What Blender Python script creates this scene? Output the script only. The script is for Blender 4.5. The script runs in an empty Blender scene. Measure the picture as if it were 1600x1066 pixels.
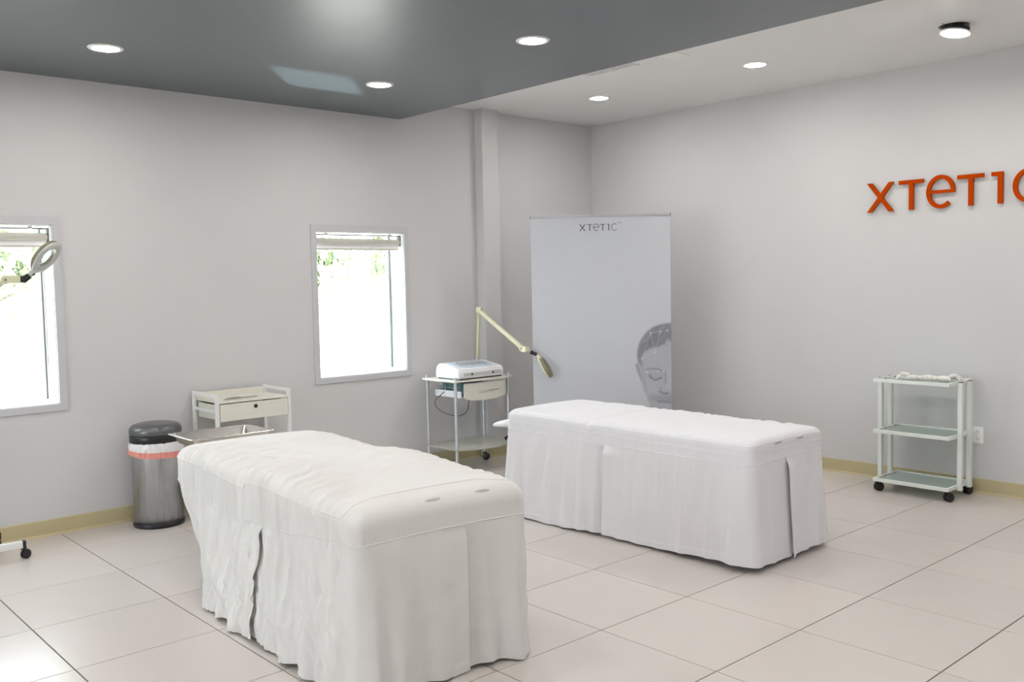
import bpy, bmesh, math, random
import numpy as np
from mathutils import Vector, Matrix
random.seed(7)
sc = bpy.context.scene
COL = sc.collection
PI = math.pi

# ------------------------------------------------------------ camera, world, exposure
CAM = (-2.9527, -3.3434, 1.5465)
YAW, PITCH, ROLL, FPX = 0.7320, -0.0647, -0.0197, 1450.0
fw = Vector((math.sin(YAW)*math.cos(PITCH), math.cos(YAW)*math.cos(PITCH), math.sin(PITCH)))
r0 = Vector((math.cos(YAW), -math.sin(YAW), 0)); u0 = r0.cross(fw)
rt = r0*math.cos(ROLL) + u0*math.sin(ROLL); up = -r0*math.sin(ROLL) + u0*math.cos(ROLL)
cd = bpy.data.cameras.new('camera'); cam = bpy.data.objects.new('camera', cd); COL.objects.link(cam)
M = Matrix((rt, up, -fw)).transposed().to_4x4(); M.translation = Vector(CAM); cam.matrix_world = M
cd.sensor_width = 36; cd.lens = FPX/1600*36; cd.clip_start = 0.05; cd.clip_end = 300
sc.camera = cam
w = bpy.data.worlds.new('sky'); sc.world = w; w.use_nodes = True
bg = w.node_tree.nodes['Background']
bg.inputs[0].default_value = (0.87, 0.935, 1.0, 1); bg.inputs[1].default_value = 6.0
sc.view_settings.view_transform = 'Standard'; sc.view_settings.look = 'None'
sc.view_settings.gamma = 1; sc.view_settings.use_curve_mapping = False
sc.view_settings.exposure = 0.83
LAMP = 110.0           # emission of a downlight's diffuser

# ------------------------------------------------------------ room numbers
RX, LY = 3.75, 2.91            # right wall plane x, window wall plane y
X0, Y0 = -9.0, -6.3            # unseen walls
CZ, SZ, SX = 3.03, 2.87, 1.49  # white ceiling, grey soffit height, soffit edge
WINS = [(-1.99, -1.187), (0.684, 1.492)]; WZ0, WZ1 = 0.83, 1.952

def area_light(name, loc, direction, sx, sy, power, color=(1,1,1), portal=False, spread=None):
    d = bpy.data.lights.new(name, 'AREA'); d.shape = 'RECTANGLE'; d.size = sx; d.size_y = sy
    d.energy = power; d.color = color
    if portal: d.cycles.is_portal = True
    if spread: d.spread = spread
    o = bpy.data.objects.new(name, d); COL.objects.link(o)
    o.location = loc; o.rotation_euler = Vector(direction).to_track_quat('-Z', 'Y').to_euler()
    return o
for i, (xa, xb) in enumerate(WINS):
    area_light('daylight_portal', ((xa+xb)/2, LY+.2, (WZ0+WZ1)/2), (0,-1,0), xb-xa, WZ1-WZ0, 1, portal=True)
area_light('daylight_portal', (X0-.12, .1, 1.4), (1,0,0), 3.0, 2.4, 1, portal=True)
sd = bpy.data.lights.new('sun', 'SUN'); sd.energy = 30; sd.angle = .01; sd.color = (1,.96,.9)
so = bpy.data.objects.new('sun', sd); COL.objects.link(so); so.location = (20, 10, 20)
so.rotation_euler = Vector((-.75, .03, -.66)).to_track_quat('-Z', 'Y').to_euler()
# added unseen lamp in place of sun reflected off outside glass onto the grey ceiling
gd = Vector((-.51, -.60, .92)).normalized()
area_light('glint_lamp', Vector((1.09, LY, 1.39)) - gd*1.45, gd, 2.0, 1.6, 7, (0.75, 0.95, 1.0), spread=math.radians(2.5))

# ------------------------------------------------------------ materials
def mat(name, col, rough=.5, metal=0, spec=.5, noise=0, nscale=20, bump=0, bscale=200, coat=0, trans=0, alpha=1):
    m = bpy.data.materials.new(name); m.use_nodes = True
    nt = m.node_tree; b = nt.nodes['Principled BSDF']
    b.inputs['Base Color'].default_value = (*col, 1); b.inputs['Roughness'].default_value = rough
    b.inputs['Metallic'].default_value = metal; b.inputs['Specular IOR Level'].default_value = spec
    b.inputs['Coat Weight'].default_value = coat; b.inputs['Transmission Weight'].default_value = trans
    tc = nt.nodes.new('ShaderNodeTexCoord')
    nz = nt.nodes.new('ShaderNodeTexNoise'); nz.inputs['Scale'].default_value = nscale; nz.inputs['Detail'].default_value = 4
    nt.links.new(tc.outputs['Object'], nz.inputs['Vector'])
    mr = nt.nodes.new('ShaderNodeMapRange'); n = noise or .03
    mr.inputs['To Min'].default_value = 1-n; mr.inputs['To Max'].default_value = 1+n
    nt.links.new(nz.outputs['Fac'], mr.inputs['Value'])
    mx = nt.nodes.new('ShaderNodeVectorMath'); mx.operation = 'SCALE'; mx.inputs[0].default_value = col
    nt.links.new(mr.outputs[0], mx.inputs['Scale']); nt.links.new(mx.outputs[0], b.inputs['Base Color'])
    if bump:
        n2 = nt.nodes.new('ShaderNodeTexNoise'); n2.inputs['Scale'].default_value = bscale; n2.inputs['Detail'].default_value = 3
        nt.links.new(tc.outputs['Object'], n2.inputs['Vector'])
        bp = nt.nodes.new('ShaderNodeBump'); bp.inputs['Strength'].default_value = bump; bp.inputs['Distance'].default_value = .002
        nt.links.new(n2.outputs['Fac'], bp.inputs['Height']); nt.links.new(bp.outputs[0], b.inputs['Normal'])
    return m

def emit(name, col, s):
    m = bpy.data.materials.new(name); m.use_nodes = True; nt = m.node_tree
    nt.nodes.remove(nt.nodes['Principled BSDF']); e = nt.nodes.new('ShaderNodeEmission')
    e.inputs[0].default_value = (*col, 1); e.inputs[1].default_value = s
    nt.links.new(e.outputs[0], nt.nodes['Material Output'].inputs[0]); return m

def thin_glass(name, tint=(.95,.98,.97), refl=.06, rough=.02, haze=0, hazecol=(.7,.8,.78)):
    m = bpy.data.materials.new(name); m.use_nodes = True; nt = m.node_tree
    nt.nodes.remove(nt.nodes['Principled BSDF'])
    t = nt.nodes.new('ShaderNodeBsdfTransparent'); t.inputs[0].default_value = (*tint, 1)
    g = nt.nodes.new('ShaderNodeBsdfGlossy'); g.inputs['Roughness'].default_value = rough
    lw = nt.nodes.new('ShaderNodeLayerWeight'); lw.inputs[0].default_value = .5
    pw = nt.nodes.new('ShaderNodeMath'); pw.operation = 'POWER'; pw.inputs[1].default_value = 5; nt.links.new(lw.outputs['Facing'], pw.inputs[0])
    ma = nt.nodes.new('ShaderNodeMath'); ma.operation = 'MULTIPLY_ADD'; ma.inputs[1].default_value = .9; ma.inputs[2].default_value = .04; nt.links.new(pw.outputs[0], ma.inputs[0])
    mx = nt.nodes.new('ShaderNodeMixShader'); nt.links.new(ma.outputs[0], mx.inputs[0])
    last = t
    if haze:
        d = nt.nodes.new('ShaderNodeBsdfDiffuse'); d.inputs[0].default_value = (*hazecol, 1)
        m2 = nt.nodes.new('ShaderNodeMixShader'); m2.inputs[0].default_value = haze
        nt.links.new(t.outputs[0], m2.inputs[1]); nt.links.new(d.outputs[0], m2.inputs[2]); last = m2
    nt.links.new(last.outputs[0], mx.inputs[1]); nt.links.new(g.outputs[0], mx.inputs[2])
    nt.links.new(mx.outputs[0], nt.nodes['Material Output'].inputs[0]); return m

def cloth(name, col, weave=900):
    m = mat(name, col, .85, spec=.25, noise=.015, nscale=6)
    nt = m.node_tree; b = nt.nodes['Principled BSDF']
    b.inputs['Sheen Weight'].default_value = .15
    tc = nt.nodes.new('ShaderNodeTexCoord'); n = nt.nodes.new('ShaderNodeTexNoise'); n.inputs['Scale'].default_value = 45; n.inputs['Detail'].default_value = 6
    nt.links.new(tc.outputs['Object'], n.inputs['Vector'])
    bp = nt.nodes.new('ShaderNodeBump'); bp.inputs['Strength'].default_value = .35; bp.inputs['Distance'].default_value = .003
    nt.links.new(n.outputs['Fac'], bp.inputs['Height']); nt.links.new(bp.outputs[0], b.inputs['Normal'])
    tr = nt.nodes.new('ShaderNodeBsdfTranslucent'); tr.inputs[0].default_value = (*col, 1)
    mx = nt.nodes.new('ShaderNodeMixShader'); mx.inputs[0].default_value = .06
    nt.links.new(b.outputs[0], mx.inputs[1]); nt.links.new(tr.outputs[0], mx.inputs[2])
    nt.links.new(mx.outputs[0], nt.nodes['Material Output'].inputs[0]); return m

M_wall = mat('wall_paint', (.62,.615,.62), .7, spec=.3, noise=.015, nscale=3, bump=.25, bscale=120)
M_ceil = mat('white_ceiling_paint', (.78,.775,.77), .6, spec=.4, noise=.01, nscale=3, bump=.1)
M_soff = mat('grey_eggshell_paint', (.105,.122,.134), .32, spec=.55, noise=.03, nscale=4, bump=.18, bscale=14)
M_grout = mat('dark_grout', (.06,.05,.04), .9)
M_base = mat('beige_rubber_baseboard', (.52,.45,.27), .5, noise=.05, nscale=5)
M_tile = mat('porcelain_tile', (.61,.562,.53), .24, spec=.5, noise=.03, nscale=5)
M_frame = mat('grey_window_frame', (.56,.56,.585), .45)
M_reveal = mat('white_window_reveal', (.9,.9,.9), .6)
M_dark = mat('dark_gasket', (.05,.06,.065), .5)
M_blind = mat('cream_blind_fabric', (.55,.53,.48), .8)
M_wmetal = mat('white_metal', (.78,.79,.78), .35)
M_alu = mat('aluminium_tube', (.62,.64,.68), .3, metal=.85)
M_silver = mat('silver_rail', (.6,.6,.62), .35, metal=.8)
M_black = mat('black_plastic', (.012,.012,.014), .35)
M_cream = mat('cream_plastic', (.70,.67,.48), .4)
M_creamw = mat('cream_laminate', (.74,.72,.64), .45)
M_green = mat('greenish_white_metal', (.76,.80,.76), .4)
M_olive = mat('olive_grey_plastic', (.22,.21,.13), .4)
M_lgrey = mat('light_grey_plastic', (.55,.55,.53), .4)
M_steel = mat('brushed_steel', (.47,.48,.50), .3, metal=1.0, noise=.12, nscale=8)
M_tray = mat('polished_steel', (.75,.71,.66), .2, metal=1.0)
M_lid = mat('grey_lid', (.14,.145,.15), .3, metal=.5)
M_bag = mat('white_bin_liner', (.75,.73,.75), .4)
M_red = mat('red_drawstring', (.72,.27,.22), .45)
M_white = mat('glossy_white_plastic', (.80,.82,.85), .25)
M_teal = mat('teal_plastic', (.16,.28,.31), .4)
M_orange = mat('orange_acrylic', (.47,.052,.0), .8, spec=.05)
M_gloss = thin_glass('frosted_shelf_glass', (.80,.88,.85), rough=.2, haze=.6, hazecol=(.66,.78,.73))
M_acryl = thin_glass('pale_acrylic_shelf', (.9,.9,.85), rough=.1, haze=.65, hazecol=(.62,.62,.56))
M_pane = thin_glass('window_glass')
M_lens = thin_glass('lens_glass', (.92,.97,.95))
M_ring = mat('white_lamp_trim', (.8,.8,.78), .4)
M_led = emit('led_diffuser', (1.0,.96,.915), LAMP)
M_sheetA = cloth('ivory_cotton', (.765,.75,.735)); M_sheetB = cloth('white_cotton', (.81,.805,.84))
M_padB = cloth('white_pad_cover', (.80,.80,.84))
M_glove = mat('white_latex', (.80,.77,.73), .5)
M_leaf = mat('leaves', (.46,.52,.38), .7, noise=.4, nscale=3); M_bark = mat('bark', (.42,.36,.30), .9)  # leaf and bark paled, so the colour carries part of the daylight glare
M_asph = mat('pale_paving', (.55,.53,.51), .9); M_lawn = mat('lawn', (.42,.47,.32), .9, noise=.2)
# brushed steel for the bin: streaks run up and down
def streak():
    nt = M_steel.node_tree; b = nt.nodes['Principled BSDF']
    tc = nt.nodes.new('ShaderNodeTexCoord'); mp = nt.nodes.new('ShaderNodeMapping'); mp.inputs['Scale'].default_value = (40,40,.6)
    n = nt.nodes.new('ShaderNodeTexNoise'); n.inputs['Scale'].default_value = 3; n.inputs['Detail'].default_value = 5
    nt.links.new(tc.outputs['Object'], mp.inputs[0]); nt.links.new(mp.outputs[0], n.inputs['Vector'])
    r = nt.nodes.new('ShaderNodeMapRange'); r.inputs['To Min'].default_value = .18; r.inputs['To Max'].default_value = .42
    nt.links.new(n.outputs['Fac'], r.inputs[0]); nt.links.new(r.outputs[0], b.inputs['Roughness'])
streak()
def tile_variation():
    nt = M_tile.node_tree; b = nt.nodes['Principled BSDF']
    oi = nt.nodes.new('ShaderNodeObjectInfo'); r = nt.nodes.new('ShaderNodeMapRange')
    r.inputs['To Min'].default_value = .975; r.inputs['To Max'].default_value = 1.025
    nt.links.new(oi.outputs['Random'], r.inputs[0])
    v = nt.nodes.new('ShaderNodeVectorMath'); v.operation = 'SCALE'
    src = b.inputs['Base Color'].links[0].from_socket
    nt.links.new(src, v.inputs[0]); nt.links.new(r.outputs[0], v.inputs['Scale']); nt.links.new(v.outputs[0], b.inputs['Base Color'])
tile_variation()

# ------------------------------------------------------------ mesh builder
ORG = {}
def tag(o, label=None, cat=None, group=None, kind=None):
    for k, v in (('label', label), ('category', cat), ('group', group), ('kind', kind)):
        if v: o[k] = v
    return o
def thing(name, loc, label, cat, group=None):
    o = bpy.data.objects.new(name, None); COL.objects.link(o); o.location = loc; o.empty_display_size = .1
    ORG[o.name] = Vector(loc); return tag(o, label, cat, group)

class MB:
    def __init__(s): s.v = []; s.f = []; s.sm = []
    def add(s, vs, fs, smooth=False):
        n = len(s.v); s.v += [tuple(x) for x in vs]; s.f += [tuple(i+n for i in f) for f in fs]; s.sm += [smooth]*len(fs); return s
    def box(s, a, b, bev=0, mtx=None):
        bm = bmesh.new(); bmesh.ops.create_cube(bm, size=1)
        c = [(a[i]+b[i])/2 for i in range(3)]; d = [abs(b[i]-a[i]) for i in range(3)]
        for v in bm.verts: v.co = Vector((c[i]+v.co[i]*d[i] for i in range(3)))
        if bev: bmesh.ops.bevel(bm, geom=bm.edges[:], offset=min(bev, min(d)*.49), segments=2, affect='EDGES', profile=.6)
        if mtx: bm.transform(mtx)
        return s.bm(bm)
    def bm(s, bm, smooth=False):
        bm.verts.index_update(); s.add([v.co[:] for v in bm.verts], [[v.index for v in f.verts] for f in bm.faces], smooth); bm.free(); return s
    def tube(s, pts, r, n=10, cap=True, flat=1.0, closed=False, upv=None):
        pts = [Vector(p) for p in pts]; m = len(pts); rr = r if hasattr(r, '__len__') else [r]*m
        vs = []; fs = []; pu = None
        for i, p in enumerate(pts):
            if closed: t = pts[(i+1) % m]-pts[i-1]
            else: t = pts[min(i+1, m-1)]-pts[max(i-1, 0)]
            t.normalize()
            if pu is None:
                h = Vector(upv) if upv else (Vector((0,0,1)) if abs(t.z) < .9 else Vector((1,0,0)))
            else: h = pu
            a = h-t*h.dot(t)
            a.normalize(); pu = a; b = t.cross(a)
            for k in range(n):
                q = 2*PI*k/n; vs.append(p+a*math.cos(q)*rr[i]+b*math.sin(q)*rr[i]*flat)
        for i in range(m if closed else m-1):
            j = (i+1) % m
            for k in range(n): fs.append((i*n+k, i*n+(k+1) % n, j*n+(k+1) % n, j*n+k))
        s.add(vs, fs, True)
        if cap and not closed:
            s.add(vs[:n], [tuple(range(n))[::-1]]); s.add(vs[-n:], [tuple(range(n))])
        return s
    def lathe(s, prof, c=(0,0,0), n=40, sx=1, sy=1, smooth=True, mtx=None):
        vs = []; fs = []; m = len(prof)
        for r, z in prof:
            for k in range(n):
                q = 2*PI*k/n; p = Vector((r*math.cos(q)*sx, r*math.sin(q)*sy, z))
                vs.append((mtx @ p) if mtx else p+Vector(c))
        for i in range(m-1):
            for k in range(n): fs.append((i*n+k, i*n+(k+1) % n, (i+1)*n+(k+1) % n, (i+1)*n+k))
        s.add(vs, fs, smooth)
        if tuple(prof[0]) == tuple(prof[-1]): return s
        if prof[0][0] > 1e-4: s.add(vs[:n], [tuple(range(n))[::-1]])
        if prof[-1][0] > 1e-4: s.add(vs[-n:], [tuple(range(n))])
        return s
    def cyl(s, c, r, z0, z1, n=24, bev=.0):
        return s.lathe([(max(r-bev,1e-3), z0), (r, z0+bev), (r, z1-bev), (max(r-bev,1e-3), z1)] if bev else [(r,z0),(r,z1)], (c[0],c[1],0), n)
    def prism(s, poly, z0, z1, axes=(0,1,2), bev=0):
        bm = bmesh.new(); vs = []
        for p in poly:
            q = [0,0,0]; q[axes[0]] = p[0]; q[axes[1]] = p[1]; q[axes[2]] = z0; vs.append(bm.verts.new(q))
        f = bm.faces.new(vs); e = bmesh.ops.extrude_face_region(bm, geom=[f]); d = [0,0,0]; d[axes[2]] = z1-z0
        bmesh.ops.translate(bm, verts=[x for x in e['geom'] if isinstance(x, bmesh.types.BMVert)], vec=d)
        bmesh.ops.recalc_face_normals(bm, faces=bm.faces[:])
        if bev: bmesh.ops.bevel(bm, geom=bm.edges[:], offset=bev, segments=2, affect='EDGES', clamp_overlap=True)
        return s.bm(bm)
    def grid(s, P, smooth=True, flip=False, wrap=False):   # P: (n, m, 3) array
        n, m = P.shape[:2]; idx = np.arange(n*m).reshape(n, m)
        if wrap: idx = np.concatenate([idx, idx[:1]])
        a, b, c, d = idx[:-1,:-1], idx[1:,:-1], idx[1:,1:], idx[:-1,1:]
        q = np.stack([a,b,c,d] if not flip else [a,d,c,b], -1).reshape(-1, 4)
        return s.add(P.reshape(-1,3).tolist(), q.tolist(), smooth)
    def build(s, name, m, parent=None, solid=0, fixn=True):
        if parent is not None: org = ORG[parent.name]
        else:
            A = np.array(s.v); lo = A.min(0); hi = A.max(0); org = Vector(((lo[0]+hi[0])/2, (lo[1]+hi[1])/2, lo[2]))
        me = bpy.data.meshes.new(name); me.from_pydata([(v[0]-org[0], v[1]-org[1], v[2]-org[2]) for v in s.v], [], s.f)
        me.polygons.foreach_set('use_smooth', s.sm); me.materials.append(m)
        if fixn and len(s.f) < 60000:
            bm = bmesh.new(); bm.from_mesh(me); bmesh.ops.recalc_face_normals(bm, faces=bm.faces[:]); bm.to_mesh(me); bm.free()
        me.update()
        o = bpy.data.objects.new(name, me); COL.objects.link(o); ORG[o.name] = Vector(org)
        if parent is not None: o.parent = parent
        else: o.location = org
        if solid:
            md = o.modifiers.new('thickness', 'SOLIDIFY'); md.thickness = solid; md.offset = -1
        return o
def struct(o): o['kind'] = 'structure'; return o

# ------------------------------------------------------------ value noise
def vnoise(x, y, seed=0):
    rs = np.random.RandomState(seed); T = rs.rand(256, 256)
    xi = np.floor(x).astype(int); yi = np.floor(y).astype(int); fx = x-xi; fy = y-yi
    fx = fx*fx*(3-2*fx); fy = fy*fy*(3-2*fy)
    a = T[xi & 255, yi & 255]; b = T[(xi+1) & 255, yi & 255]; c = T[xi & 255, (yi+1) & 255]; d = T[(xi+1) & 255, (yi+1) & 255]
    return (a*(1-fx)+b*fx)*(1-fy)+(c*(1-fx)+d*fx)*fy-.5
def ridge(x, y, seed=0): return 1-2*np.abs(vnoise(x, y, seed))*2
def sstep(a, b, x): t = np.clip((x-a)/(b-a), 0, 1); return t*t*(3-2*t)

# ------------------------------------------------------------ room shell
T = .25
fl = struct(MB().box((X0-T, Y0-T, -.12), (RX+T, LY+T, -.003)).build('floor', M_grout))
# tiles, 0.61 m grid
def tile_mesh(dx, dy):
    bm = bmesh.new(); bmesh.ops.create_cube(bm, size=1)
    for v in bm.verts: v.co = Vector((v.co.x*dx, v.co.y*dy, v.co.z*.007-.0035))
    bmesh.ops.bevel(bm, geom=[e for e in bm.edges if all(v.co.z > -.001 for v in e.verts)], offset=.0012, segments=1, affect='EDGES')
    me = bpy.data.meshes.new('tile'); bm.to_mesh(me); bm.free(); me.materials.append(M_tile); return me
cache = {}; G = .61; g = .0024; tn = 0
ix0, ix1 = math.floor(X0/G), math.ceil(RX/G); iy0, iy1 = math.floor(Y0/G), math.ceil(LY/G)
for i in range(ix0, ix1):
    for j in range(iy0, iy1):
        xa, xb = max(i*G, X0), min((i+1)*G, RX); ya, yb = max(j*G, Y0), min((j+1)*G, LY)
        if xb-xa < .02 or yb-ya < .02: continue
        key = (round(xb-xa, 4), round(yb-ya, 4))
        if key not in cache: cache[key] = tile_mesh(key[0]-2*g, key[1]-2*g)
        o = bpy.data.objects.new('tile', cache[key]); COL.objects.link(o); o.parent = fl
        o.location = Vector(((xa+xb)/2, (ya+yb)/2, 0)) - ORG[fl.name]; tn += 1

def wall_y(name, y0, y1, x0, x1, holes, z1=CZ+.1):
    m = MB(); xs = x0
    for (a, b, za, zb) in sorted(holes):
        m.box((xs, y0, 0), (a, y1, z1)); m.box((a, y0, 0), (b, y1, za)); m.box((a, y0, zb), (b, y1, z1)); xs = b
    m.box((xs, y0, 0), (x1, y1, z1)); return struct(m.build(name, M_wall))
wall_y('wall_left', LY, LY+T, X0-T, RX+T, [(a, b, WZ0, WZ1) for a, b in WINS])
struct(MB().box((RX, Y0, 0), (RX+T, LY, CZ+.1)).build('wall_right', M_wall))
wall_y('wall_back', Y0-T, Y0, X0-T, RX+T, [])
m = MB()
m.box((X0-T, Y0, 0), (X0, -1.4, CZ+.1)); m.box((X0-T, 1.6, 0), (X0, LY, CZ+.1)); m.box((X0-T, -1.4, 0), (X0, 1.6, .2)); m.box((X0-T, -1.4, 2.6), (X0, 1.6, CZ+.1))
struct(m.build('wall_side', M_wall))
struct(MB().box((X0-T, Y0-T, CZ), (RX+T, LY+T, CZ+.25)).build('ceiling', M_ceil))
struct(MB().box((X0, Y0, SZ), (SX, LY, CZ-.001)).build('ceiling_soffit', M_soff))
# shop-front glazing in the unseen walls
for k, (ax, lo, hi) in enumerate((('x', -1.4, 1.6),)):
    f = MB(); p = MB(); n = 5
    for q in range(n+1):
        c = lo+(hi-lo)*q/n; c = min(max(c, lo+.025), hi-.025)
        if ax == 'y': f.box((c-.025, Y0-.13, .15), (c+.025, Y0-.07, 2.55))
        else: f.box((X0-.13, c-.025, .2), (X0-.07, c+.025, 2.6))
    for z in (.225, 2.575):
        if ax == 'y': f.box((lo, Y0-.13, z-.025), (hi, Y0-.07, z+.025))
        else: f.box((X0-.13, lo, z-.025), (X0-.07, hi, z+.025))
    if ax == 'y': p.box((lo, Y0-.103, .15), (hi, Y0-.097, 2.55))
    else: p.box((X0-.103, lo, .2), (X0-.097, hi, 2.6))
    wf = struct(f.build('window_%d' % (k+3), M_frame)); p.build('window_pane', M_pane, wf)
# pilaster on the window wall
struct(MB().box((2.275, LY-.1, 0), (2.46, LY+.01, CZ), .002).build('trim_1', M_wall))
# baseboards with a small cove toe
def baseboard(name, a, b, n):   # a->b along wall, n normal into the room
    a, b, n = Vector(a), Vector(b), Vector(n); m = MB()
    prof = [(0,0), (.014,0), (.012,.006), (.006,.016), (.005,.10), (.002,.105), (0,.105)]
    vs = [a+n*p[0]+Vector((0,0,p[1])) for p in prof]+[b+n*p[0]+Vector((0,0,p[1])) for p in prof]; k = len(prof)
    m.add(vs, [(i, (i+1) % k, (i+1) % k+k, i+k) for i in range(k)]+[tuple(range(k)), tuple(range(2*k-1, k-1, -1))])
    return struct(m.build(name, M_base))
baseboard('baseboard_left', (X0, LY, 0), (2.26, LY, 0), (0,-1,0))
baseboard('baseboard_left', (2.475, LY, 0), (RX, LY, 0), (0,-1,0))
baseboard('baseboard_left', (2.26, LY-.1, 0), (2.475, LY-.1, 0), (0,-1,0))
baseboard('baseboard_left', (2.275, LY, 0), (2.275, LY-.114, 0), (-1,0,0))
baseboard('baseboard_right', (RX, Y0, 0), (RX, LY, 0), (-1,0,0))

# windows 1, 2
for k, (a, b) in enumerate(WINS):
    e = .047; f = MB(); y = LY
    f.box((a-e, y-.012, WZ1), (b+e, y+.002, WZ1+e+.004), .002); f.box((a-e, y-.012, WZ0-e), (b+e, y+.002, WZ0), .002)
    f.box((a-e, y-.011, WZ0), (a, y+.002, WZ1), .001); f.box((b, y-.011, WZ0), (b+e, y+.002, WZ1), .001)
    wf = struct(f.build('window_%d' % (k+1), M_frame))
    r = MB()
    r.box((a, y, WZ0), (a+.006, y+T, WZ1)); r.box((b-.006, y, WZ0), (b, y+T, WZ1)); r.box((a, y, WZ0), (b, y+T, WZ0+.006)); r.box((a, y, WZ1-.006), (b, y+T, WZ1))
    r.build('window_reveal', M_reveal, wf)
    s = MB(); yy = y+.17
    for (p, q) in (((a+.006, WZ0+.006), (a+.018, WZ1-.006)), ((b-.018, WZ0+.006), (b-.006, WZ1-.006)), ((a+.018, WZ0+.006), (b-.018, WZ0+.018)), ((a+.018, WZ1-.018), (b-.018, WZ1-.006))):
        s.box((p[0], yy, p[1]), (q[0], yy+.04, q[1]), .002)
    s.build('window_sash', M_reveal, wf)
    gk = MB()
    for (p, q) in (((a+.018, WZ0+.018), (a+.020, WZ1-.018)), ((b-.026, WZ0+.018), (b-.018, WZ1-.018))):
        gk.box((p[0], yy-.004, p[1]), (q[0], yy+.02, q[1]))
    gk.build('gasket', M_dark, wf)
    MB().box((a+.02, yy+.014, WZ0+.019), (b-.02, yy+.019, WZ1-.019)).build('window_pane', M_pane, wf)
    # rolled-up blind (a thing of its own)
    zc = WZ1-.075
    bl = thing('roller_blind', ((a+b)/2, y+.05, WZ1-.13), ('cream roller blind rolled up in the leftmost window, beside the magnifier lamp', 'cream roller blind rolled up in the small window between the trolleys')[k], 'blind')
    MB().tube([(a+.012, y+.05, zc+.0), (b-.012, y+.05, zc)], .026, 20).build('fabric_roll', M_blind, bl)
    MB().box((a+.014, y+.048, zc-.055), (b-.014, y+.052, zc-.01)).build('fabric_hem', M_reveal, bl)
    MB().box((a+.016, y+.044, zc-.064), (b-.016, y+.056, zc-.052), .003).build('bottom_bar', M_blind, bl)
    MB().box((a+.008, y+.035, WZ1-.026), (b-.008, y+.06, WZ1-.019), .002).build('head_rail', M_dark, bl)
    for xx in (a+.11, b-.11):
        MB().box((xx-.014, y+.032, WZ1-.026), (xx+.014, y+.062, WZ1-.008), .003).build('bracket', M_silver, bl)
    for xx in (a+.009, b-.012):
        MB().box((xx-.002, y+.025, zc-.03), (xx+.002, y+.075, WZ1-.02)).build('end_bracket', M_dark, bl)

# outside
struct(MB().box((-40, LY+T, -.3), (60, 9.5, -.15)).build('ground_paving', M_asph))
struct(MB().box((-40, 9.5, -.3), (60, 60, -.12)).build('ground_lawn', M_lawn))
struct(MB().box((-40, -40, -.3), (60, LY+T, -.16)).build('ground_forecourt', M_asph))
rs = np.random.RandomState(3)
def tree(x, y, h, rr, label):
    t = thing('tree', (x, y, -.12), label, 'tree', 'trees outside the windows')
    MB().tube([(x, y, -.12), (x+.1, y, h*.4), (x-.05, y+.1, h*.75)], [.2, .15, .07], 8).build('trunk', M_bark, t)
    n = 9000; P = rs.normal(size=(n,3)); P /= np.linalg.norm(P, axis=1)[:,None]; P *= (rs.rand(n,1)**.4)
    P = P*np.array([rr, rr, h*.42])*(1+.25*np.sin(P[:,:1]*9+P[:,1:2]*7))+np.array([x, y, h*.58])
    A = rs.normal(size=(n,3))*.06; B = rs.normal(size=(n,3))*.06
    V = np.stack([P-A, P+B, P+A, P-B], 1).reshape(-1,3); F = np.arange(4*n).reshape(-1,4)
    m = MB(); m.add(V.tolist(), F.tolist()); tag(m.build('foliage', M_leaf, t, fixn=False), kind='stuff')
for k, (x, y, h, rr) in enumerate([(-1.6,14,5.2,1.25), (1.6,16.5,6.2,1.4), (5.2,17.5,5,1.3), (8.7,17,5.8,1.4), (12.4,18,5.5,1.4)]):
    tree(x, y, h, rr, ('glare-washed tree outside, left one seen in the leftmost window', 'glare-washed tree outside, right one seen in the leftmost window', 'glare-washed tree outside, hidden by the wall between both windows', 'glare-washed tree outside, left one seen in the small window', 'glare-washed tree outside, right one seen in the small window')[k])

# ------------------------------------------------------------ ceiling lights
def downlight(x, y, z, label, group='round recessed ceiling downlights'):
    t = thing('downlight', (x, y, z), label, 'ceiling light', group)
    MB().lathe([(.070, z-.004), (.073, z-.007), (.090, z-.006), (.094, z-.001), (.094, z+.0005), (.070, z+.0005), (.070, z-.004)], (x,y,0), 40).build('trim_ring', M_ring, t)
    MB().lathe([(.0715, z-.001), (.0715, z-.0045), (.05, z-.0055), (.001, z-.006)], (x,y,0), 40).build('diffuser', M_led, t)
downlight(-1.115, 2.0, SZ, 'lit round downlight in the grey ceiling at the left above the leftmost window')
downlight(.645, .44, SZ, 'lit round downlight in the grey ceiling nearest the white ceiling edge, top centre')
downlight(.615, 1.895, SZ, 'lit round downlight in the grey ceiling above the small window')
downlight(2.775, .42, CZ, 'lit round downlight in the white ceiling above the sign wall, the middle one of three')
downlight(2.765, 1.895, CZ, 'lit round downlight in the white ceiling nearest the room corner, above the banner')
for (x, y) in ((.63,-1.05), (-1.115,.44), (-1.115,-1.05), (.63,-2.55), (-2.85,2.0), (-2.85,.44), (-2.85,-1.05), (-1.115,-2.55), (-2.85,-2.55), (-2.85,-4.1), (-1.115,-4.1), (.63,-4.1), (-4.6,2.0), (-4.6,.44), (-4.6,-1.05), (-4.6,-2.55), (-4.6,-4.1), (-6.3,2.0), (-6.3,.44), (-6.3,-1.05), (-6.3,-2.55)):
    downlight(x, y, SZ, 'round downlight in the grey ceiling outside the photo', 'downlights outside the photo')
for y in (-2.4, -3.9): downlight(2.775, y, CZ, 'round downlight in the white ceiling outside the photo', 'downlights outside the photo')
M_sink = mat('dark_cast_metal', (.09,.09,.09), .5)
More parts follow.
